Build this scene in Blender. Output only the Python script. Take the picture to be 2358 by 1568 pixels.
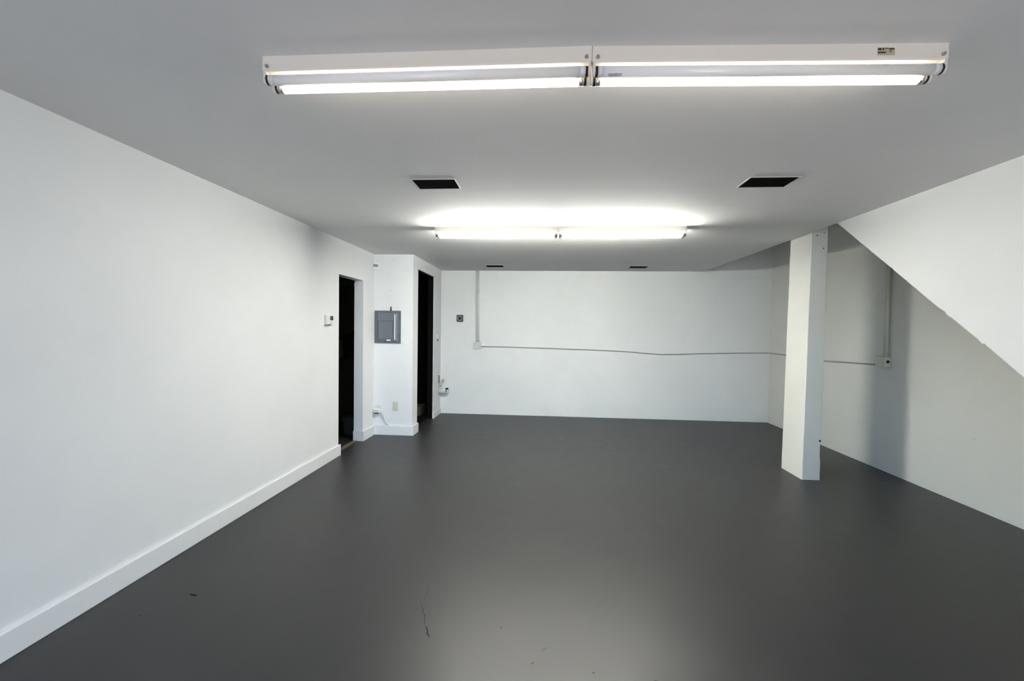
import bpy, bmesh, math, random
from mathutils import Vector, Matrix

random.seed(7)
scene = bpy.context.scene
for o in list(bpy.data.objects):
    bpy.data.objects.remove(o)
C = scene.collection

# ------------------------------------------------------------------ camera
W_PX, H_PX = 2358, 1568
F_PX = 1004.98
PITCH, YAW, ROLL = math.radians(-1.4848), math.radians(-4.2974), math.radians(0.80937)
EYE = Vector((0.0, 0.0, 1.5))
fwd = Vector((math.sin(YAW) * math.cos(PITCH), math.cos(YAW) * math.cos(PITCH), math.sin(PITCH)))
rgt = Vector((math.cos(YAW), -math.sin(YAW), 0.0))
upv = rgt.cross(fwd)
r2 = rgt * math.cos(ROLL) + upv * math.sin(ROLL)
u2 = upv * math.cos(ROLL) - rgt * math.sin(ROLL)
cam_data = bpy.data.cameras.new('camera')
cam_data.sensor_fit = 'HORIZONTAL'
cam_data.sensor_width = 36.0
cam_data.lens = F_PX / W_PX * 36.0
cam_data.clip_start = 0.05
cam = bpy.data.objects.new('camera', cam_data)
cam.matrix_world = Matrix(((r2.x, u2.x, -fwd.x, EYE.x), (r2.y, u2.y, -fwd.y, EYE.y),
                           (r2.z, u2.z, -fwd.z, EYE.z), (0, 0, 0, 1)))
C.objects.link(cam)
scene.camera = cam

# ------------------------------------------------------------------ sky, exposure
world = bpy.data.worlds.new('world')
scene.world = world
world.use_nodes = True
wn = world.node_tree.nodes
bg = wn['Background']
bg.inputs['Color'].default_value = (0.26, 0.56, 1.0, 1)      # bluish overcast daylight outside the open front
SKY = 8.0
bg.inputs['Strength'].default_value = SKY
# afternoon sun that comes in through the open front and lands on the floor behind the viewer
SUN = 62.0
sun_data = bpy.data.lights.new('sun', 'SUN')
sun_data.energy = SUN
sun_data.color = (1.0, 0.88, 0.77)
sun_data.angle = math.radians(0.6)
sun = bpy.data.objects.new('sun', sun_data)
sun.location = (0, -6, 9)
sun.rotation_euler = Vector((0.28, 0.76, -0.60)).to_track_quat('-Z', 'Y').to_euler()
C.objects.link(sun)
vs = scene.view_settings
vs.view_transform = 'Standard'
vs.look = 'None'
vs.gamma = 1.0
vs.use_curve_mapping = False
vs.exposure = 0.0
scene.cycles.use_denoising = True

# how bright the fluorescent lamps burn
LAMP_STRONG = 178.0
LAMP_WEAK = 10.0

# room dimensions (metres, camera stands at x=0 y=0)
XL = -2.378          # left wall
XP = 2.648           # ceiling edge and stair side
XR = 3.733           # right wall
YB = 7.565           # back wall
YF = -3.0            # front of the room, behind the camera
ZC = 2.511           # ceiling
YA, XA = 5.93, -1.826   # closet corner
ZT = 3.6             # top of the stairwell


# ------------------------------------------------------------------ materials
def new_mat(name, color, rough=0.5, metal=0.0, spec=0.5):
    m = bpy.data.materials.new(name)
    m.use_nodes = True
    b = m.node_tree.nodes['Principled BSDF']
    b.inputs['Base Color'].default_value = (*color, 1)
    b.inputs['Roughness'].default_value = rough
    b.inputs['Metallic'].default_value = metal
    b.inputs['Specular IOR Level'].default_value = spec
    return m


class NT:
    """small wrapper for building node trees"""
    def __init__(self, m):
        self.t = m.node_tree
        self.b = m.node_tree.nodes['Principled BSDF']

    def n(self, kind, **kw):
        nd = self.t.nodes.new(kind)
        for k, v in kw.items():
            setattr(nd, k, v)
        return nd

    def l(self, a, b):
        self.t.links.new(a, b)

    def math(self, op, a, b=None, c=None):
        nd = self.n('ShaderNodeMath', operation=op)
        for i, v in enumerate((a, b, c)):
            if v is None:
                continue
            if isinstance(v, (int, float)):
                nd.inputs[i].default_value = v
            else:
                self.l(v, nd.inputs[i])
        return nd.outputs[0]

    def noise(self, scale, detail=4, rough=0.55, vec=None):
        nd = self.n('ShaderNodeTexNoise')
        nd.inputs['Scale'].default_value = scale
        nd.inputs['Detail'].default_value = detail
        nd.inputs['Roughness'].default_value = rough
        if vec is not None:
            self.l(vec, nd.inputs['Vector'])
        return nd.outputs['Fac']

    def pos(self):
        return self.n('ShaderNodeNewGeometry').outputs['Position']

    def mix(self, fac, ca, cb):
        nd = self.n('ShaderNodeMix', data_type='RGBA')
        if isinstance(fac, (int, float)):
            nd.inputs[0].default_value = fac
        else:
            self.l(fac, nd.inputs[0])
        for i, v in ((6, ca), (7, cb)):
            if isinstance(v, tuple):
                nd.inputs[i].default_value = (*v, 1)
            else:
                self.l(v, nd.inputs[i])
        return nd.outputs[2]

    def ramp(self, fac, lo, hi):
        nd = self.n('ShaderNodeMapRange')
        self.l(fac, nd.inputs[0])
        nd.inputs[1].default_value = lo
        nd.inputs[2].default_value = hi
        return nd.outputs[0]

    def bump(self, height, strength, dist):
        nd = self.n('ShaderNodeBump')
        nd.inputs['Strength'].default_value = strength
        nd.inputs['Distance'].default_value = dist
        self.l(height, nd.inputs['Height'])
        self.l(nd.outputs[0], self.b.inputs['Normal'])


def painted(name, col, var=0.03, rough=0.6, bump=0.25, scale=90):
    m = new_mat(name, col, rough)
    t = NT(m)
    p = t.pos()
    big = t.noise(1.3, 3, vec=p)
    fine = t.noise(scale, 3, vec=p)
    dark = tuple(c * (1 - var * 2) for c in col)
    t.l(t.mix(t.ramp(big, 0.3, 0.7), dark, col), t.b.inputs['Base Color'])
    t.bump(fine, bump, 0.002)
    return m


def block_wall(name, col, axis, relief=0.35):
    """painted concrete block: a hint of courses under thick paint"""
    m = new_mat(name, col, 0.55)
    t = NT(m)
    p = t.pos()
    sep = t.n('ShaderNodeSeparateXYZ')
    t.l(p, sep.inputs[0])
    com = t.n('ShaderNodeCombineXYZ')
    t.l(sep.outputs[axis], com.inputs[0])
    t.l(sep.outputs[2], com.inputs[1])
    br = t.n('ShaderNodeTexBrick')
    br.inputs['Scale'].default_value = 1.0
    br.inputs['Mortar Size'].default_value = 0.006
    br.inputs['Mortar Smooth'].default_value = 0.6
    br.inputs['Brick Width'].default_value = 0.40
    br.inputs['Row Height'].default_value = 0.20
    t.l(com.outputs[0], br.inputs['Vector'])
    fine = t.noise(28, 6, 0.65, vec=p)
    big = t.noise(1.1, 3, vec=p)
    dark = tuple(c * 0.94 for c in col)
    base = t.mix(t.ramp(big, 0.3, 0.7), dark, col)
    # scattered small nail holes and stains
    vor = t.n('ShaderNodeTexVoronoi')
    vor.inputs['Scale'].default_value = 2.6
    t.l(p, vor.inputs['Vector'])
    spot = t.math('LESS_THAN', vor.outputs['Distance'], 0.025)
    base = t.mix(t.math('MULTIPLY', spot, 0.25), base, (0.25, 0.24, 0.2))
    t.l(base, t.b.inputs['Base Color'])
    hgt = t.math('SUBTRACT', fine, t.math('MULTIPLY', br.outputs['Fac'], 0.5))
    t.bump(hgt, relief, 0.004)
    return m


M = {}
M['wall'] = painted('white_wall_paint', (0.87, 0.875, 0.865))
M['block_x'] = block_wall('painted_block_back', (0.84, 0.85, 0.82), 0)
M['block_y'] = block_wall('painted_block_right', (0.79, 0.795, 0.73), 1, 0.15)
M['trim'] = painted('trim_paint', (0.85, 0.85, 0.84), 0.01, 0.4, 0.05)
M['stair'] = painted('stair_side_paint', (0.84, 0.835, 0.80), 0.03, 0.6, 0.3, 60)
M['column'] = painted('column_paint', (0.89, 0.88, 0.79), 0.03, 0.55, 0.5, 40)
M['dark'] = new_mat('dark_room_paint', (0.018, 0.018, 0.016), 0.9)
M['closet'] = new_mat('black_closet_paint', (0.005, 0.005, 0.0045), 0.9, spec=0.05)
M['brown'] = new_mat('dim_brown_panel', (0.05, 0.048, 0.036), 0.8)
M['binmat'] = new_mat('grey_bin_plastic', (0.09, 0.095, 0.095), 0.6)
M['mat_rug'] = new_mat('tan_mat', (0.11, 0.09, 0.05), 0.9)
M['enamel'] = painted('white_enamel', (0.95, 0.84, 0.71), 0.02, 0.35, 0.03)
M['bracket'] = new_mat('cream_lampholder', (0.85, 0.80, 0.68), 0.4)
M['black'] = new_mat('black_plastic', (0.01, 0.01, 0.01), 0.5)
M['metal'] = new_mat('tube_cap_metal', (0.62, 0.58, 0.55), 0.35, 0.9)
M['steel'] = new_mat('screw_steel', (0.5, 0.46, 0.40), 0.4, 0.8)
M['tube_off'] = new_mat('unlit_tube_glass', (0.95, 0.92, 0.87), 0.2)
_b = M['tube_off'].node_tree.nodes['Principled BSDF']      # milky glass: light of the lit neighbour shines through
_b.inputs['Subsurface Weight'].default_value = 0.22
_b.inputs['Subsurface Radius'].default_value = (1.0, 1.0, 1.0)
_b.inputs['Subsurface Scale'].default_value = 0.05
M['grey'] = painted('panel_grey', (0.125, 0.145, 0.165), 0.04, 0.32, 0.05)
M['grey2'] = painted('panel_grey_door', (0.17, 0.19, 0.215), 0.04, 0.28, 0.05)
M['plastic'] = new_mat('white_plastic', (0.82, 0.82, 0.79), 0.4)
M['cream'] = new_mat('cream_plastic', (0.66, 0.66, 0.50), 0.4)
M['screen'] = new_mat('dark_screen', (0.008, 0.01, 0.01), 0.15)
M['lens'] = new_mat('sensor_lens', (0.25, 0.25, 0.22), 0.5)
M['louver'] = new_mat('louver_black', (0.008, 0.007, 0.006), 0.8, spec=0.08)
M['vent_black'] = new_mat('vent_backing', (0.003, 0.003, 0.003), 0.9, spec=0.0)
M['ventframe'] = new_mat('vent_frame_paint', (0.66, 0.66, 0.64), 0.5)
M['pipe'] = painted('painted_pipe', (0.74, 0.74, 0.69), 0.02, 0.45, 0.05)
M['pipe_r'] = painted('painted_pipe_cream', (0.70, 0.68, 0.56), 0.02, 0.45, 0.05)
M['cable'] = new_mat('shadow_grey_cable', (0.36, 0.36, 0.33), 0.6)  # grey puts the shadow line under the cable into its colour
M['wire'] = new_mat('grey_cable', (0.50, 0.50, 0.49), 0.5)
M['ring'] = new_mat('grey_ring', (0.45, 0.45, 0.42), 0.4)
M['darkgrey'] = new_mat('dark_grey_box', (0.055, 0.055, 0.05), 0.5)
M['sticker'] = new_mat('sticker_paper', (0.55, 0.45, 0.28), 0.6)
M['ink'] = new_mat('ink', (0.05, 0.035, 0.035), 0.6)
M['ground'] = painted('outside_concrete', (0.10, 0.10, 0.10), 0.05, 0.9, 0.2, 20)


def lamp_mat(name, strength, col):
    m = new_mat(name, (0.9, 0.9, 0.9), 0.2)
    b = m.node_tree.nodes['Principled BSDF']
    b.inputs['Emission Color'].default_value = (*col, 1)
    b.inputs['Emission Strength'].default_value = strength
    return m


M['tube_strong'] = lamp_mat('lit_tube_strong', LAMP_STRONG, (1.0, 1.0, 0.93))
M['tube_weak'] = lamp_mat('lit_tube_weak', LAMP_WEAK, (1.0, 0.92, 0.84))


def make_ceiling_mat():
    col = (0.86, 0.85, 0.835)
    m = new_mat('ceiling_paint', col, 0.8)
    t = NT(m)
    p = t.pos()
    sep = t.n('ShaderNodeSeparateXYZ')
    t.l(p, sep.inputs[0])
    big = t.noise(0.9, 4, vec=p)
    base = t.mix(t.ramp(big, 0.3, 0.7), tuple(c * 0.96 for c in col), col)
    # a few thin drywall seams showing through the paint
    wob = t.noise(1.7, 2, vec=p)
    for y0, xa, xb, wd, amt in ((3.16, -0.5, 1.5, 0.004, 0.12), (5.55, 0.2, 1.25, 0.006, 0.22), (3.62, 0.5, 1.7, 0.006, 0.10)):
        yy = t.math('ADD', sep.outputs[1], t.math('MULTIPLY', wob, 0.08))
        d = t.math('ABSOLUTE', t.math('SUBTRACT', yy, y0 + 0.04))
        on = t.math('LESS_THAN', d, wd)
        on = t.math('MULTIPLY', on, t.math('GREATER_THAN', sep.outputs[0], xa))
        on = t.math('MULTIPLY', on, t.math('LESS_THAN', sep.outputs[0], xb))
        base = t.mix(t.math('MULTIPLY', on, amt), base, (0.2, 0.2, 0.19))
    t.l(base, t.b.inputs['Base Color'])
    fine = t.noise(60, 4, vec=p)
    t.bump(fine, 0.25, 0.002)
    return m


def make_floor_mat():
    m = new_mat('grey_floor_paint', (0.06, 0.06, 0.06), 0.42, spec=0.32)
    t = NT(m)
    p = t.pos()
    big = t.noise(0.8, 4, vec=p)
    mid = t.noise(7, 5, 0.6, vec=p)
    base = t.mix(t.ramp(big, 0.3, 0.7), (0.022, 0.0225, 0.024), (0.028, 0.028, 0.029))
    base = t.mix(t.math('MULTIPLY', t.ramp(mid, 0.45, 0.75), 0.35), base, (0.034, 0.034, 0.034))
    wob = t.n('ShaderNodeTexNoise')
    wob.inputs['Scale'].default_value = 18
    t.l(p, wob.inputs['Vector'])
    sub = t.n('ShaderNodeVectorMath', operation='SUBTRACT')
    t.l(wob.outputs['Color'], sub.inputs[0])
    sub.inputs[1].default_value = (0.5, 0.5, 0.5)
    scl = t.n('ShaderNodeVectorMath', operation='SCALE')
    t.l(sub.outputs[0], scl.inputs[0])
    scl.inputs['Scale'].default_value = 0.03
    add = t.n('ShaderNodeVectorMath', operation='ADD')
    t.l(p, add.inputs[0])
    t.l(scl.outputs[0], add.inputs[1])
    wp = add.outputs[0]
    keep = t.math('ADD', 1.0, 0.0)      # scuffs are matt: they lose the paint's sheen
    # scuffs: centre, half length, half width, angle, darkness
    for cx, cy, a, b, ang, amt in ((-1.925, 2.245, 0.030, 0.007, -10, 0.95), (-0.612, 2.215, 0.10, 0.0028, -66, 0.5),
                                   (-0.552, 2.080, 0.045, 0.005, -63, 0.75), (-0.645, 2.40, 0.10, 0.0025, -86, 0.3),
                                   (-0.03, 1.93, 0.010, 0.004, 40, 0.6), (0.24, 1.90, 0.008, 0.005, 20, 0.6),
                                   (-2.06, 2.06, 0.012, 0.004, 0, 0.5), (-0.20, 2.15, 0.008, 0.004, 10, 0.5),
                                   (0.02, 2.02, 0.02, 0.003, 45, 0.4), (0.5, 1.88, 0.008, 0.004, 0, 0.6)):
        mp = t.n('ShaderNodeMapping')
        mp.vector_type = 'TEXTURE'
        mp.inputs['Location'].default_value = (cx, cy, 0)
        mp.inputs['Rotation'].default_value = (0, 0, math.radians(ang))
        mp.inputs['Scale'].default_value = (a, b, 1)
        t.l(wp, mp.inputs['Vector'])
        sp = t.n('ShaderNodeSeparateXYZ')
        t.l(mp.outputs[0], sp.inputs[0])
        rr = t.math('ADD', t.math('POWER', t.math('ABSOLUTE', sp.outputs[0]), 2.0), t.math('POWER', t.math('ABSOLUTE', sp.outputs[1]), 2.0))
        on = t.math('SUBTRACT', 1.0, t.ramp(rr, 0.6, 1.3))
        base = t.mix(t.math('MULTIPLY', on, amt), base, (0.004, 0.006, 0.008))
        keep = t.math('MULTIPLY', keep, t.math('SUBTRACT', 1.0, t.math('MULTIPLY', on, amt)))
    t.l(base, t.b.inputs['Base Color'])
    t.l(t.math('MULTIPLY', keep, 0.32), t.b.inputs['Specular IOR Level'])
    rg = t.ramp(mid, 0.2, 0.8)
    t.l(t.math('ADD', t.math('MULTIPLY', rg, 0.06), FLOOR_ROUGH), t.b.inputs['Roughness'])
    fine = t.noise(45, 4, vec=p)
    t.bump(fine, 0.12, 0.002)
    return m


FLOOR_ROUGH = 0.39
M['ceiling'] = make_ceiling_mat()
M['floor'] = make_floor_mat()


# ------------------------------------------------------------------ mesh helpers
class MB:
    def __init__(self):
        self.bm = bmesh.new()

    def box(self, x0, x1, y0, y1, z0, z1, bevel=0.0):
        b = self.bm
        vs_ = [b.verts.new(v) for v in ((x0, y0, z0), (x1, y0, z0), (x1, y1, z0), (x0, y1, z0),
                                        (x0, y0, z1), (x1, y0, z1), (x1, y1, z1), (x0, y1, z1))]
        fs = [b.faces.new([vs_[i] for i in f]) for f in ((3, 2, 1, 0), (4, 5, 6, 7), (0, 1, 5, 4), (1, 2, 6, 5), (2, 3, 7, 6), (3, 0, 4, 7))]
        if bevel > 0:
            es = list({e for f in fs for e in f.edges})
            bmesh.ops.bevel(b, geom=es, offset=bevel, segments=2, profile=0.5, affect='EDGES')
        return self

    def cyl(self, a, c, r, r1=None, seg=20, caps=True):
        a, c = Vector(a), Vector(c)
        r1 = r if r1 is None else r1
        d = (c - a).normalized()
        t = Vector((0, 0, 1)) if abs(d.z) < 0.9 else Vector((1, 0, 0))
        u = d.cross(t).normalized()
        v = d.cross(u)
        b = self.bm
        ra = [b.verts.new(a + (u * math.cos(k * 2 * math.pi / seg) + v * math.sin(k * 2 * math.pi / seg)) * r) for k in range(seg)]
        rc = [b.verts.new(c + (u * math.cos(k * 2 * math.pi / seg) + v * math.sin(k * 2 * math.pi / seg)) * r1) for k in range(seg)]
        for k in range(seg):
            f = b.faces.new((ra[k], ra[(k + 1) % seg], rc[(k + 1) % seg], rc[k]))
            f.smooth = True
        if caps:
            b.faces.new(list(reversed(ra)))
            b.faces.new(rc)
        return self

    def path(self, pts, r, seg=10):
        """a tube through points"""
        pts = [Vector(p) for p in pts]
        b = self.bm
        rings = []
        prev_u = None
        for i, p in enumerate(pts):
            d = (pts[min(i + 1, len(pts) - 1)] - pts[max(i - 1, 0)]).normalized()
            if prev_u is None:
                t = Vector((0, 0, 1)) if abs(d.z) < 0.9 else Vector((0, 1, 0))
                u = d.cross(t).normalized()
            else:
                u = (prev_u - d * prev_u.dot(d)).normalized()
            prev_u = u
            v = d.cross(u)
            rings.append([b.verts.new(p + (u * math.cos(k * 2 * math.pi / seg) + v * math.sin(k * 2 * math.pi / seg)) * r) for k in range(seg)])
        for q in range(len(rings) - 1):
            for k in range(seg):
                f = b.faces.new((rings[q][k], rings[q][(k + 1) % seg], rings[q + 1][(k + 1) % seg], rings[q + 1][k]))
                f.smooth = True
        b.faces.new(list(reversed(rings[0])))
        b.faces.new(rings[-1])
        return self

    def prism(self, poly, axis, a, c):
        """extrude a 2D polygon along an axis; poly holds the two other coordinates in order"""
        b = self.bm

        def mk(p, h):
            q = [p[0], p[1]]
            q.insert(axis, h)
            return b.verts.new(q)
        A = [mk(p, a) for p in poly]
        B = [mk(p, c) for p in poly]
        n = len(poly)
        b.faces.new(A)
        b.faces.new(list(reversed(B)))
        for k in range(n):
            b.faces.new((A[k], B[k], B[(k + 1) % n], A[(k + 1) % n]))
        return self

    def build(self, name, mat, parent=None, loc=None):
        bmesh.ops.recalc_face_normals(self.bm, faces=self.bm.faces)
        me = bpy.data.meshes.new(name)
        if loc is not None and parent is None:
            bmesh.ops.translate(self.bm, verts=self.bm.verts, vec=-Vector(loc))
        self.bm.to_mesh(me)
        self.bm.free()
        me.materials.append(M[mat])
        o = bpy.data.objects.new(name, me)
        C.objects.link(o)
        if parent is not None:
            o.parent = parent
        elif loc is not None:
            o.location = loc
        return o


def tag(o, label, cat, group=None, kind=None):
    o['label'] = label
    o['category'] = cat
    if group:
        o['group'] = group
    if kind:
        o['kind'] = kind
    return o


def thing(name, label, cat, loc, group=None, rz=0.0):
    o = bpy.data.objects.new(name, None)
    o.empty_display_size = 0.1
    o.location = loc
    o.rotation_euler = (0, 0, rz)
    C.objects.link(o)
    return tag(o, label, cat, group)


def struct(name, mb, mat, label, cat):
    return tag(mb.build(name, mat), label, cat, kind='structure')


def copy_tree(o, parent=None):
    c = o.copy()
    C.objects.link(c)
    if parent is not None:
        c.parent = parent
    for ch in list(o.children):
        copy_tree(ch, c)
    return c


# ------------------------------------------------------------------ room shell
struct('floor', MB().box(-5.2, XR + 0.15, YF, YB + 0.15, -0.15, 0.0), 'floor', 'dark grey painted concrete floor of the empty room', 'floor')
struct('ground', MB().box(-12, 14, -22, YF, -0.2, -0.05), 'ground', 'pale concrete ground outside the open front behind the viewer', 'ground')

T = 0.12
DY0, DY1, DZ = 4.885, 5.562, 2.108     # doorway in the left wall
mb = MB()
mb.box(XL - T, XL, YF, DY0, 0, ZC)
mb.box(XL - T, XL, DY1, YB, 0, ZC)
mb.box(XL - T, XL, DY0, DY1, DZ, ZC)
struct('wall_left', mb, 'wall', 'long white smooth left wall with a dark open doorway', 'wall')
struct('wall_back', MB().box(-5.2, XR + T, YB, YB + T, 0, ZT), 'block_x', 'white painted block back wall with conduit running across', 'wall')
struct('wall_right', MB().box(XR, XR + T, YF, YB, 0, ZT), 'block_y', 'pale painted block right wall under the stairs', 'wall')

# ceiling, with the beam end that sits on top of the column
mb = MB()
mb.box(-5.2, XP, YF, YB, ZC, ZC + 0.22)
struct('ceiling', mb, 'ceiling', 'light grey flat ceiling with fluorescent strip lights', 'ceiling')
struct('trim_1', MB().box(XP, 2.828, 4.652, 5.03, 2.536, ZC + 0.22), 'ceiling', 'short beam end above the column at the ceiling edge', 'beam')
struct('wall_stairwell', MB().box(XP - T, XP, YF, YB, ZC + 0.22, ZT), 'wall', 'upper wall of the stairwell above the ceiling edge', 'wall')
struct('ceiling_stairwell', MB().box(XP - T, XR + T, YF, YB + T, ZT, ZT + 0.1), 'ceiling', 'high ceiling over the stairwell, out of sight', 'ceiling')

# front of the building behind the camera: a wide roll-up opening that lets daylight in
OX0, OX1, OZ = -2.25, 0.7, 2.3
mb = MB()
mb.box(-5.2, OX0, YF - T, YF, 0, ZT)
mb.box(OX1, XR + T, YF - T, YF, 0, ZT)
mb.box(OX0, OX1, YF - T, YF, OZ, ZT)
struct('wall_front', mb, 'wall', 'front wall behind the viewer with a wide open doorway', 'wall')
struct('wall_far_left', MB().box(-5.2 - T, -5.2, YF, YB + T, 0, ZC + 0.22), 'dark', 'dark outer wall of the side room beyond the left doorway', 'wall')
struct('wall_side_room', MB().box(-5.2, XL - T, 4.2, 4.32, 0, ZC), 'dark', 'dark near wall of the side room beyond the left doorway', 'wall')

# closet block in the far left corner
CY0, CY1, CZ = 6.165, 7.073, 2.342     # closet door opening
mb = MB()
mb.box(XL, XA, YA, YA + 0.10, 0, ZC)
mb.box(XA - 0.10, XA, YA + 0.10, CY0, 0, ZC)
mb.box(XA - 0.012, XA, CY1, YB, 0, ZC)
mb.box(XA - 0.03, XA, CY0, CY1, CZ, ZC)
struct('wall_closet', mb, 'wall', 'white closet corner jutting out beside the left doorway, carrying the grey breaker panel', 'wall')
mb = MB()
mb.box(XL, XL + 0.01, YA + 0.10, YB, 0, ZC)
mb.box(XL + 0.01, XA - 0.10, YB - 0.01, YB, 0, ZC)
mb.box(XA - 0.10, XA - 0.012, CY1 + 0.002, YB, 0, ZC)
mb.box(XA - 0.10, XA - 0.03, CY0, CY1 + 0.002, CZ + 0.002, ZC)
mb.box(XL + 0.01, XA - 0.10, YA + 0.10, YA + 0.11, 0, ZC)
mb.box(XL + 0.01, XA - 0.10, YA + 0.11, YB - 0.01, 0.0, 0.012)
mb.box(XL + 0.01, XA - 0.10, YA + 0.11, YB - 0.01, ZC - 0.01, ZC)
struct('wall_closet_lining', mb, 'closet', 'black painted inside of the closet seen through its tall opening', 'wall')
struct('trim_2', MB().box(XL + 0.01, XA - 0.26, YB - 0.36, YB - 0.01, 0.012, 0.16, 0.006), 'brown', 'low dark step on the closet floor', 'step')

# baseboards
BT, BH = 0.022, 0.128
XB = XL + BT
struct('baseboard_left', MB().box(XL, XB, YF, DY0 + BT, 0, BH, 0.004), 'trim', 'long white baseboard along the left wall up to the doorway', 'baseboard')
mb = MB()
mb.prism([(XL - T, DY1 - BT), (XB, DY1 - BT), (XB, YA - BT), (XA + BT, YA - BT), (XA + BT, CY0), (XA, CY0), (XA, YA), (XL, YA), (XL, DY1), (XL - T, DY1)], 2, 0, BH)
struct('baseboard_closet', mb, 'trim', 'white baseboard wrapping the doorway jamb and closet corner', 'baseboard')
struct('baseboard_corner', MB().box(XA, XA + 0.012, CY1, YB, 0, 0.09, 0.003), 'trim', 'short white baseboard between closet opening and back wall', 'baseboard')

# ------------------------------------------------------------------ staircase side
SL = (2.51 - 1.271) / (4.227 - 2.617)


def zs(y):
    return 2.511 - SL * (4.227 - y)


st = thing('staircase', 'white boxed-in staircase side slanting down from the ceiling at right', 'staircase', (XP, YF, 0))
diag = [(4.227, ZC)]
for y, dz in ((3.60, 0.0), (3.16, -0.004), (3.11, 0.006), (3.095, -0.010), (3.06, 0.002), (2.872, 0.003), (2.858, -0.008), (2.842, 0.008), (2.60, 0.0), (1.9, 0)):
    diag.append((y, zs(y) + dz))
y0 = 4.227 - 2.511 / SL
poly = diag + [(y0, 0.0), (YF + 0.003, 0.0), (YF + 0.003, ZC)]
poly = [(a - YF, b) for a, b in poly]
MB().prism(poly, 0, 0.0, 0.10).build('side_panel', 'stair', st)
MB().prism([(4.227 - YF, ZC + 0.02), (y0 - YF, 0.02), (y0 - YF - 0.15, 0.02), (4.227 - YF - 0.15, ZC + 0.02)], 0, 0.10, XR - XP - 0.002).build('soffit', 'stair', st)

# ------------------------------------------------------------------ column
def make_column():
    t = thing('column', 'white square post standing between ceiling edge and floor before the stairs', 'column', (2.74, 4.85, 0))
    b = bmesh.new()
    ox, oy = 2.74, 4.85
    n = 40
    zt = 2.536
    bev = 0.006
    rings = []
    for i in range(n + 1):
        f = i / n
        z = zt * f
        xl = 2.649 + 0.020 * f
        xr = 2.828 + 0.004 * f
        ya, yb_ = 4.65, 5.04 - 0.012 * f
        rag = 0.0
        if 0.15 < z < 0.50:
            rag = random.uniform(-0.008, 0.004)
        elif i % 2:
            rag = random.uniform(-0.0015, 0.0015)
        j = random.uniform(-0.0012, 0.0012)
        pts = [(xl + bev, ya + j), (xr - bev + rag, ya + j), (xr + rag, ya + bev), (xr, yb_ - bev), (xr - bev, yb_), (xl + bev, yb_), (xl + j, yb_ - bev), (xl + j, ya + bev)]
        rings.append([b.verts.new((x - ox, y - oy, z)) for x, y in pts])
    for i in range(n):
        for k in range(8):
            b.faces.new((rings[i][k], rings[i][(k + 1) % 8], rings[i + 1][(k + 1) % 8], rings[i + 1][k]))
    b.faces.new(list(reversed(rings[0])))
    b.faces.new(rings[-1])
    m = MB()
    m.bm.free()
    m.bm = b
    m.build('shaft', 'column', t)
    # old anchor holes
    for x, z, r in ((2.725, 2.49, 0.006), (2.79, 2.515, 0.005), (2.79, 2.36, 0.006), (2.815, 0.405, 0.011)):
        MB().cyl((x - ox, 4.6478 - oy, z), (x - ox, 4.6525 - oy, z), r, seg=10).build('anchor_hole', 'ink', t)
    return t


make_column()


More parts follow.
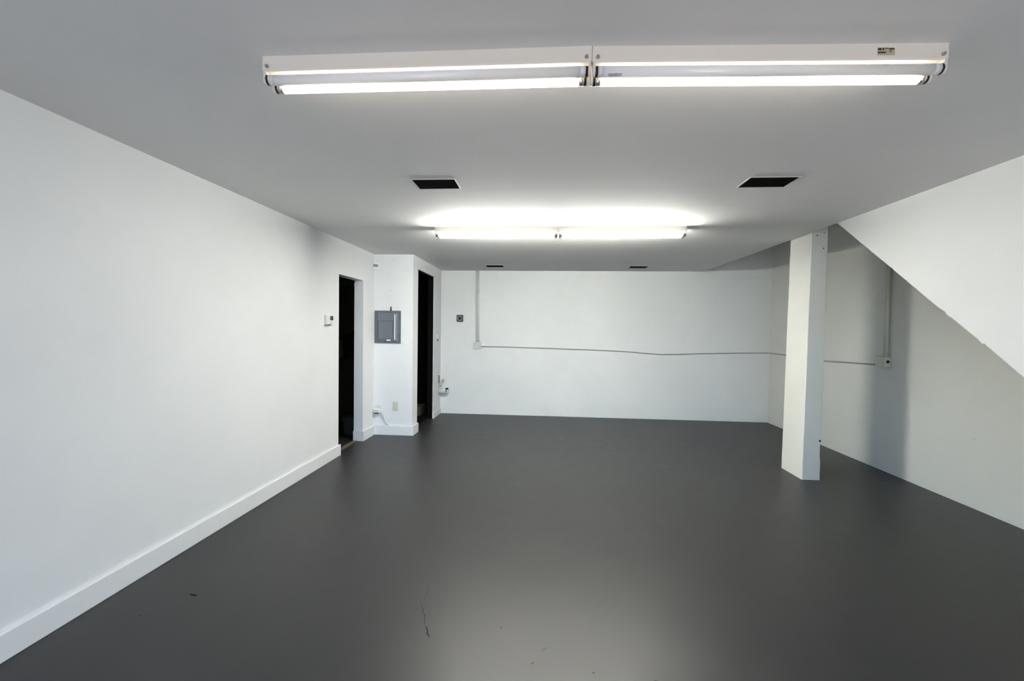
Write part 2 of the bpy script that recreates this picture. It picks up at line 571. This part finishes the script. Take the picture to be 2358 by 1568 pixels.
# ------------------------------------------------------------------ fluorescent strip fixtures
def make_fixture(name, label, loc, rz, near_mat, far_mat, group, sticker=False, prints=False):
    """one 4 ft two-lamp strip; origin on the ceiling at the near long edge, mid length"""
    L = 0.612
    t = thing(name, label, 'light fixture', loc, group, rz)
    D = 0.106
    H = 0.054
    m = MB()
    # folded channel: sides, sloped lower corners, flat bottom
    m.prism([(0.0, 0.0), (0.0, -H + 0.006), (0.006, -H), (0.040, -H), (0.044, -H + 0.004), (0.062, -H + 0.004), (0.066, -H), (D - 0.006, -H), (D, -H + 0.006), (D, 0.0)], 0, -L, L)
    m.build('housing', 'enamel', t)
    for s in (-1, 1):
        MB().box(s * L - 0.0015, s * L + 0.0015, 0.002, D - 0.002, -H + 0.002, -0.002).build('end_plate', 'enamel', t)
        # thumb screw on the near side
        xs = s * (L - 0.018)
        sc = MB().cyl((xs, 0.0005, -0.038), (xs, -0.007, -0.038), 0.007, 0.0055, 14)
        sc.cyl((xs, -0.007, -0.038), (xs, -0.0095, -0.038), 0.004, 0.003, 12)
        sc.build('thumb_screw', 'steel', t)
    for yt, mt in ((0.016, near_mat), (0.074, far_mat)):
        zt = -0.081
        R = 0.0185
        lit = mt != 'tube_off'
        for s in (-1, 1):
            xo = s * (L - 0.002)
            xi = s * (L - 0.011)
            # cream lampholder with a rounded foot
            hp = MB()
            prof = [(yt - 0.015, -H + 0.004), (yt - 0.015, zt)]
            for k in range(9):
                a = math.pi + k * math.pi / 8
                prof.append((yt + 0.015 * math.cos(a), zt + 0.018 * math.sin(a)))
            prof += [(yt + 0.015, zt), (yt + 0.015, -H + 0.004)]
            hp.prism(prof, 0, min(xo, xi), max(xo, xi))
            h = hp.build('lampholder', 'bracket', t)
            MB().cyl((xi, yt, zt), (xi - s * 0.009, yt, zt), 0.0180, seg=20).build('gap_shade', 'black', h)  # black disc paints the shadow gap between lampholder and tube
        a = -L + 0.020
        tb = MB()
        tb.cyl((a + 0.020, yt, zt), (-a - 0.020, yt, zt), R, seg=28)
        tube = tb.build('tube', mt, t)
        for s in (-1, 1):
            cp = MB()
            cp.cyl((s * -a, yt, zt), (s * (-a - 0.020), yt, zt), R * 0.985, seg=28)
            cp.cyl((s * -a, yt, zt), (s * (-a - 0.003), yt, zt), R * 1.01, seg=28)
            cp.build('end_cap', 'metal' if lit else 'tube_off', tube)
        if prints and not lit:
            pm = MB()
            rnd = random.Random(3)
            for row, aa in ((0, 232), (1, 250)):
                x = -L + 0.058
                while x < -L + 0.105:
                    wdt = rnd.uniform(0.002, 0.005)
                    ang = math.radians(aa)
                    cy, cz = yt + (R + 0.0002) * math.cos(ang), zt + (R + 0.0002) * math.sin(ang)
                    pm.box(x, x + wdt, cy - 0.0012, cy + 0.0012, cz - 0.0010, cz + 0.0010)
                    x += wdt + rnd.uniform(0.0008, 0.003)
            pm.build('print', 'ink', tube)
        if prints and lit:
            pm = MB()
            ang = math.radians(238)
            cy, cz = yt + (R + 0.0001) * math.cos(ang), zt + (R + 0.0001) * math.sin(ang)
            for x0, x1 in ((0.036, 0.040), (0.042, 0.046), (0.047, 0.049), (0.053, 0.059)):
                pm.box(-L + x0, -L + x1, cy - 0.0005, cy + 0.0005, cz - 0.0006, cz + 0.0006)
            pm.build('print', 'ring', tube)
    if sticker:
        s = MB().box(0.372, 0.430, -0.0010, 0.0004, -0.040, -0.015).build('sticker', 'sticker', t)
        k = MB()
        for x0, x1, z0, z1 in ((0.373, 0.385, -0.024, -0.016), (0.388, 0.394, -0.024, -0.016), (0.396, 0.408, -0.019, -0.016), (0.410, 0.428, -0.022, -0.017), (0.413, 0.418, -0.030, -0.025), (0.373, 0.400, -0.034, -0.029)):
            k.box(x0, x1, -0.0014, -0.0008, z0, z1)
        k.build('sticker_print', 'ink', s)
    return t


grp = 'fluorescent strip lights on the ceiling'
make_fixture('fluorescent_fixture', 'nearest ceiling strip light, left half, with its far tube glowing', (-0.462, 1.592, ZC), math.radians(0.2), 'tube_off', 'tube_weak', grp)
make_fixture('fluorescent_fixture', 'nearest ceiling strip light, right half, with a small brown sticker on its side', (0.766, 1.620, ZC), math.radians(2.2), 'tube_off', 'tube_weak', grp, sticker=True, prints=True)
make_fixture('fluorescent_fixture', 'far ceiling strip light glowing white, left half', (-0.500, 4.318, ZC), 0.0, 'tube_strong', 'tube_strong', grp)
make_fixture('fluorescent_fixture', 'far ceiling strip light glowing white, right half', (0.728, 4.318, ZC), 0.0, 'tube_strong', 'tube_strong', grp)


# ------------------------------------------------------------------ ceiling vents
def make_vent(label, cx, cy, w, d, fr=0.009):
    t = thing('ceiling_vent', label, 'vent', (cx, cy, ZC), 'dark air vents in the ceiling')
    m = MB()
    for x0, x1, y0_, y1_ in ((-w / 2, w / 2, -d / 2, -d / 2 + fr), (-w / 2, w / 2, d / 2 - fr, d / 2), (-w / 2, -w / 2 + fr, -d / 2 + fr, d / 2 - fr), (w / 2 - fr, w / 2, -d / 2 + fr, d / 2 - fr)):
        m.box(x0, x1, y0_, y1_, -0.004, 0.0)
    m.build('frame', 'ventframe', t)
    MB().box(-w / 2 + fr, w / 2 - fr, -d / 2 + fr, d / 2 - fr, -0.0015, 0.0).build('backing', 'vent_black', t)
    n = max(4, int((d - 2 * fr) / 0.022))
    for k in range(n):
        y = -d / 2 + fr + (k + 0.5) * (d - 2 * fr) / n
        MB().prism([(y - 0.008, -0.0012), (y - 0.007, -0.0012), (y + 0.006, -0.0036), (y + 0.005, -0.0036)], 0, -w / 2 + fr, w / 2 - fr).build('slat', 'louver', t)
    return t


make_vent('black ceiling vent in front of the far strip light, left one', -0.775, 3.04, 0.31, 0.215)
make_vent('black ceiling vent in front of the far strip light, right one', 1.475, 3.075, 0.32, 0.215)
make_vent('small black ceiling vent near the back wall, beside the vertical conduit', -0.82, 7.00, 0.29, 0.24)
make_vent('small black ceiling vent near the back wall, toward the right', 1.455, 7.06, 0.29, 0.24)


# ------------------------------------------------------------------ electrical panel
def make_panel():
    x0, x1, z0, z1 = -2.369, -1.995, 1.279, 1.733
    cx, cz = (x0 + x1) / 2, (z0 + z1) / 2
    t = thing('breaker_panel', 'grey metal breaker panel mounted on the white closet wall', 'electrical panel', (cx, YA, cz))
    w, h = (x1 - x0) / 2, (z1 - z0) / 2
    m = MB()
    m.box(-w, w, -0.010, 0.0, -h, h, 0.003)
    m.build('cover', 'grey', t)
    # raised centre with sloping sides
    b = MB()
    bm = b.bm
    xi0, xi1, zi0, zi1 = -w + 0.052, w - 0.045, -h + 0.030, h - 0.030
    s = 0.014
    lo = [bm.verts.new(v) for v in ((xi0, -0.010, zi0), (xi1, -0.010, zi0), (xi1, -0.010, zi1), (xi0, -0.010, zi1))]
    hi = [bm.verts.new(v) for v in ((xi0 + 0.004, -0.026, zi0 + s), (xi1 - s * 1.6, -0.026, zi0 + s), (xi1 - s * 1.6, -0.026, zi1 - s), (xi0 + 0.004, -0.026, zi1 - s))]
    bm.faces.new(hi)
    for k in range(4):
        bm.faces.new((lo[k], lo[(k + 1) % 4], hi[(k + 1) % 4], hi[k]))
    bm.faces.new(list(reversed(lo)))
    rz_ = b.build('raised_frame', 'grey2', t)
    MB().box(xi0 + 0.007, xi1 - 0.057, -0.0275, -0.0255, zi0 + 0.027, zi1 - 0.113).build('door_gap', 'darkgrey', t)
    MB().box(xi1 - 0.040, xi1 - 0.026, -0.0300, -0.0255, zi0 + 0.020, zi1 - 0.020, 0.003).build('strip_highlight', 'plastic', t)  # handle strip in white, which paints its bevel highlight
    d = MB()
    d.box(xi0 + 0.012, xi1 - 0.062, -0.031, -0.026, zi0 + 0.032, zi1 - 0.118, 0.002)
    dr = d.build('door', 'grey2', t)
    MB().box(xi0 + 0.13, xi0 + 0.185, -0.034, -0.026, zi0 + 0.004, zi0 + 0.024, 0.002).build('latch', 'plastic', dr)
    MB().box(xi0 - 0.006, xi0 + 0.001, -0.0125, -0.009, -h + 0.008, h - 0.008).build('hinge', 'grey', t)
    for sx in (-1, 1):
        for z in (h - 0.10, -h + 0.11):
            MB().cyl((sx * (w - 0.018), -0.0095, z), (sx * (w - 0.018), -0.013, z), 0.008, 0.006, 12).build('screw', 'darkgrey', t)
    # black cable stub above the cover
    k = MB()
    k.cyl((0.048, -0.009, h - 0.004), (0.046, -0.010, h + 0.032), 0.010, 0.010, 12)
    k.cyl((0.046, -0.010, h + 0.030), (0.049, -0.010, h + 0.058), 0.006, 0.0075, 12)
    k.build('cable_stub', 'black', t)
    return t


make_panel()
tag(MB().cyl((-2.142, YA, 2.018), (-2.142, YA - 0.004, 2.018), 0.006, seg=10).build('wall_hook', 'ring', loc=(-2.142, YA, 2.018)),
    'tiny grey hook on the closet wall above the breaker panel', 'hook')
tag(MB().cyl((-2.10, YA, 2.43), (-2.10, YA - 0.004, 2.43), 0.006, seg=10).build('wall_hook', 'ring', loc=(-2.10, YA, 2.43)),
    'tiny grey hook on the closet wall just under the ceiling', 'hook')

# ------------------------------------------------------------------ thermostat on the left wall
t = thing('thermostat', 'white wall thermostat with dark screen beside the left doorway', 'thermostat', (XL, 4.62, 1.572))
MB().box(0, 0.006, -0.078, 0.078, -0.056, 0.056, 0.002).build('back_plate', 'plastic', t)
m = MB().box(0.006, 0.034, -0.074, 0.074, -0.052, 0.052, 0.006)
m.build('body', 'plastic', t)
MB().box(0.0335, 0.0355, -0.004, 0.062, -0.002, 0.045).build('screen', 'screen', t)
for z in (-0.018, -0.034):
    MB().box(0.0335, 0.0365, 0.012, 0.030, z - 0.004, z + 0.004).build('button', 'ring', t)
MB().box(0.030, 0.0345, -0.070, 0.010, -0.054, -0.046).build('lever_slot', 'darkgrey', t)

# ------------------------------------------------------------------ motion sensor in the corner
t = thing('motion_sensor', 'small white motion sensor high in the corner above the left doorway', 'sensor', (XL + 0.030, YA - 0.030, 2.348))
MB().prism([(-0.030, -0.028), (-0.022, -0.034), (0.036, 0.022), (0.030, 0.030), (-0.030, 0.030)], 2, -0.042, 0.042).build('body', 'plastic', t)
b = MB()
b.prism([(-0.016, -0.031), (-0.010, -0.037), (0.032, 0.006), (0.028, 0.013)], 2, -0.016, 0.022)
b.build('lens', 'lens', t)

# ------------------------------------------------------------------ outlet with adapter, blank plate
t = thing('power_adapter', 'white plug-in adapter with dark base low on the closet wall', 'adapter', (-2.311, YA, 0.348))
MB().box(-0.052, 0.052, -0.006, 0, -0.066, 0.072, 0.002).build('wall_plate', 'plastic', t)
MB().box(-0.046, 0.034, -0.052, -0.006, -0.052, 0.010, 0.004).build('body', 'plastic', t)
MB().box(-0.036, 0.028, -0.0545, -0.046, -0.050, -0.034, 0.002).build('dark_base', 'black', t)
MB().box(-0.040, 0.026, -0.0535, -0.046, -0.012, -0.006).build('seam', 'ring', t)
for zz in (0.028, 0.052):
    for xx in (-0.028, 0.0, 0.024):
        MB().box(xx - 0.006, xx + 0.004, -0.0085, -0.0055, zz - 0.006, zz + 0.006).build('slot', 'ring', t)
cb = [(0.036, -0.03, -0.03), (0.058, -0.022, -0.04), (0.072, -0.014, -0.075), (0.090, -0.010, -0.14), (0.112, -0.010, -0.188), (0.150, -0.012, -0.212), (0.158, -0.012, -0.214)]
MB().path(cb, 0.0045, 8).build('cable', 'wire', t)

t = thing('outlet_plate', 'cream wall outlet plate low on the closet wall, right of the adapter', 'outlet', (-2.065, YA, 0.404))
MB().box(-0.040, 0.040, -0.006, 0, -0.060, 0.060, 0.002).build('plate', 'cream', t)
for zz in (-0.024, 0.024):
    r_ = MB().box(-0.017, 0.017, -0.009, -0.005, zz - 0.015, zz + 0.015, 0.002).build('receptacle', 'cream', t)
    for xx in (-0.007, 0.007):
        MB().box(xx - 0.0012, xx + 0.0012, -0.0096, -0.0088, zz - 0.002, zz + 0.008).build('slot', 'ink', r_)

# ------------------------------------------------------------------ closet side wall: latch and pipes
t = thing('door_catch', 'small white catch with a dark knob beside the closet opening', 'catch', (XA, 7.30, 1.34))
MB().box(0, 0.014, -0.018, 0.018, -0.010, 0.052, 0.004).build('bracket', 'plastic', t)
MB().cyl((0, 0.017, -0.043), (0.016, 0.017, -0.043), 0.012, 0.010, 14).build('knob', 'black', t)

t = thing('water_valve', 'small white water valve on the pipe in the far left corner', 'valve', (XA, 7.46, 0.60))
m = MB().cyl((0.020, 0, -0.115), (0.020, 0, 0.105), 0.013, seg=14)
m.cyl((0.020, 0, -0.045), (0.020, 0, 0.025), 0.022, seg=14)
m.build('body', 'pipe', t)
MB().cyl((0.020, -0.005, -0.010), (0.075, -0.015, -0.010), 0.011, seg=12).build('stem', 'metal', t)
m = MB().cyl((0.072, -0.015, -0.010), (0.084, -0.017, -0.010), 0.030, seg=18)
m.build('handle', 'ring', t)
MB().box(0.0, 0.016, -0.030, -0.016, -0.055, 0.085, 0.003).build('clamp', 'darkgrey', t)
MB().box(0.016, 0.050, -0.016, -0.008, -0.110, -0.100, 0.002).build('drip_lip', 'darkgrey', t)

t = thing('pipe_stub', 'white drain pipe stub with an open dark end in the far left corner', 'pipe', (XA, 7.46, 0.415))
MB().cyl((0, 0, 0), (0.012, 0, 0), 0.060, seg=24).build('flange', 'pipe', t)
MB().cyl((0.010, 0, 0), (0.150, 0, 0), 0.043, seg=24).build('barrel', 'pipe', t)
m = MB().cyl((0.135, 0, 0), (0.168, 0, 0), 0.049, seg=24)
m.build('collar', 'pipe', t)
m = MB().cyl((0.130, -0.030, 0.036), (0.166, -0.040, 0.040), 0.017, 0.019, 14)
m.cyl((0.130, -0.047, 0.004), (0.142, -0.052, 0.004), 0.012, seg=12)
m.build('opening', 'black', t)

# ------------------------------------------------------------------ button box on the back wall
t = thing('button_box', 'dark square box with a round black button on the back wall', 'switch', (-1.486, YB, 1.677))
MB().box(-0.058, 0.058, -0.030, 0, -0.060, 0.060, 0.010).build('box', 'darkgrey', t)
m = MB()
b = m.bm
seg = 28
ro, ri = 0.042, 0.032
rings = []
for rr, yy in ((ro, -0.029), (ro, -0.034), (ri, -0.034), (ri, -0.029)):
    rings.append([b.verts.new((rr * math.cos(k * 2 * math.pi / seg), yy, rr * math.sin(k * 2 * math.pi / seg))) for k in range(seg)])
for q in range(3):
    for k in range(seg):
        b.faces.new((rings[q][k], rings[q][(k + 1) % seg], rings[q + 1][(k + 1) % seg], rings[q + 1][k]))
m.build('ring', 'ring', t)
MB().cyl((0, -0.029, 0), (0, -0.040, 0), 0.030, 0.027, 24).build('button', 'black', t)

# ------------------------------------------------------------------ conduits on the back wall
t = thing('vertical_conduit', 'pair of white pipes running down the back wall to a small box', 'conduit', (-1.17, YB, 1.21))
MB().path([(-0.020, -0.018, 0.04), (-0.026, -0.018, 0.6), (-0.032, -0.018, 1.30)], 0.013, 12).build('pipe', 'pipe', t)
MB().path([(0.012, -0.022, 0.04), (0.006, -0.022, 0.6), (-0.002, -0.022, 1.30)], 0.019, 14).build('pipe', 'pipe', t)
m = MB().cyl((0.004, -0.022, 0.92), (0.004, -0.022, 0.96), 0.023, seg=16)
m.build('coupling', 'pipe', t)
m = MB().cyl((0.011, -0.022, 0.055), (0.011, -0.022, 0.085), 0.024, seg=16)
m.build('connector', 'pipe', t)
bx = MB().box(-0.066, 0.066, -0.055, 0, -0.060, 0.058, 0.006).build('junction_box', 'pipe', t)
for xx, zz in ((-0.03, 0.03), (0.03, -0.03)):
    MB().cyl((xx, -0.054, zz), (xx, -0.058, zz), 0.006, seg=10).build('screw', 'ring', bx)

# long thin cable that sags across the back wall and turns onto the right wall
yb = YB - 0.011
xr = XR - 0.011
pts = [(-1.104, yb, 1.190), (-0.6, yb, 1.188), (-0.03, yb, 1.181), (0.7, yb, 1.166), (1.2, yb, 1.152), (1.45, yb, 1.141), (1.70, yb, 1.121), (1.954, yb, 1.108), (2.25, yb, 1.116),
       (2.53, yb, 1.130), (3.0, yb, 1.146), (3.4, yb, 1.158), (3.66, yb, 1.163), (3.71, yb - 0.012, 1.164), (xr, yb - 0.06, 1.165), (xr, 7.12, 1.160), (xr, 6.6, 1.146), (xr, 6.11, 1.138), (xr, 5.7, 1.148), (xr, 5.40, 1.156), (xr, 5.24, 1.158), (xr, 5.196, 1.160)]
c = MB().path([Vector(p) for p in pts], 0.009, 10).build('wall_cable', 'cable', loc=(-1.104, YB, 1.19))
tag(c, 'thin cable greyed for its shadow line, sagging across the back wall and onto the right wall', 'cable')

# ------------------------------------------------------------------ conduit and outlet box on the right wall
t = thing('outlet_conduit', 'white pipe on the right wall dropping to an outlet box behind the column', 'conduit', (XR, 5.035, 1.20))
MB().path([(-0.030, 0.0, 0.05), (-0.030, 0.002, 0.6), (-0.028, 0.0, 1.6)], 0.020, 14).build('pipe', 'pipe_r', t)
MB().path([(-0.012, 0.045, 0.06), (-0.012, 0.047, 0.6), (-0.012, 0.045, 1.6)], 0.010, 10).build('pipe', 'pipe_r', t)
m = MB()
for z in (0.065, 0.085, 0.105):
    m.cyl((-0.030, 0, z), (-0.030, 0, z + 0.010), 0.026, seg=16)
m.build('connector', 'pipe_r', t)
ob = MB().box(-0.066, 0, -0.030, 0.105, -0.058, 0.058, 0.005).build('outlet_box', 'pipe_r', t)
MB().box(-0.060, -0.006, -0.0335, -0.0295, -0.052, 0.052, 0.002).build('face_plate', 'pipe_r', ob)
MB().cyl((-0.032, -0.033, 0.004), (-0.032, -0.0365, 0.004), 0.017, 0.016, 18).build('receptacle_hole', 'black', ob)
MB().cyl((-0.032, -0.033, -0.036), (-0.032, -0.037, -0.036), 0.008, seg=12).build('screw', 'plastic', ob)

# ------------------------------------------------------------------ things dimly seen through the left doorway
t = thing('storage_bin', 'dim grey bin standing inside the dark left doorway', 'bin', (-2.66, 5.95, 0))
m = MB()
b = m.bm
lo = [b.verts.new(v) for v in ((-0.10, -0.10, 0), (0.10, -0.10, 0), (0.10, 0.10, 0), (-0.10, 0.10, 0))]
hi = [b.verts.new(v) for v in ((-0.12, -0.12, 0.24), (0.12, -0.12, 0.24), (0.12, 0.12, 0.24), (-0.12, 0.12, 0.24))]
b.faces.new(lo)
b.faces.new(hi)
for k in range(4):
    b.faces.new((lo[k], lo[(k + 1) % 4], hi[(k + 1) % 4], hi[k]))
m.build('body', 'binmat', t)
MB().box(-0.127, 0.127, -0.127, 0.127, 0.232, 0.248, 0.004).build('rim', 'binmat', t)
t = thing('tall_cabinet', 'tall dim brown cabinet inside the dark left doorway, behind the bin', 'cabinet', (-2.86, 6.5, 0))
MB().box(-0.30, 0.34, -0.20, 0.20, 0.06, 1.02, 0.004).build('lower_case', 'brown', t)
MB().box(-0.28, 0.32, -0.18, 0.18, 0.0, 0.06).build('plinth', 'dark', t)
MB().prism([(-0.30, 1.30), (0.34, 1.60), (0.34, 2.1), (-0.30, 2.1)], 1, -0.18, 0.20).build('upper_case', 'brown', t)
MB().box(-0.30, 0.34, 0.14, 0.20, 1.02, 1.62).build('back_board', 'dark', t)
tag(MB().box(XL - T + 0.004, XL - 0.055, DY0 + 0.03, DY1 - BT - 0.012, 0.0, 0.008, 0.003).build('doormat', 'mat_rug', loc=(XL - T / 2, 5.2, 0)),
    'narrow tan mat on the floor of the left doorway', 'mat')
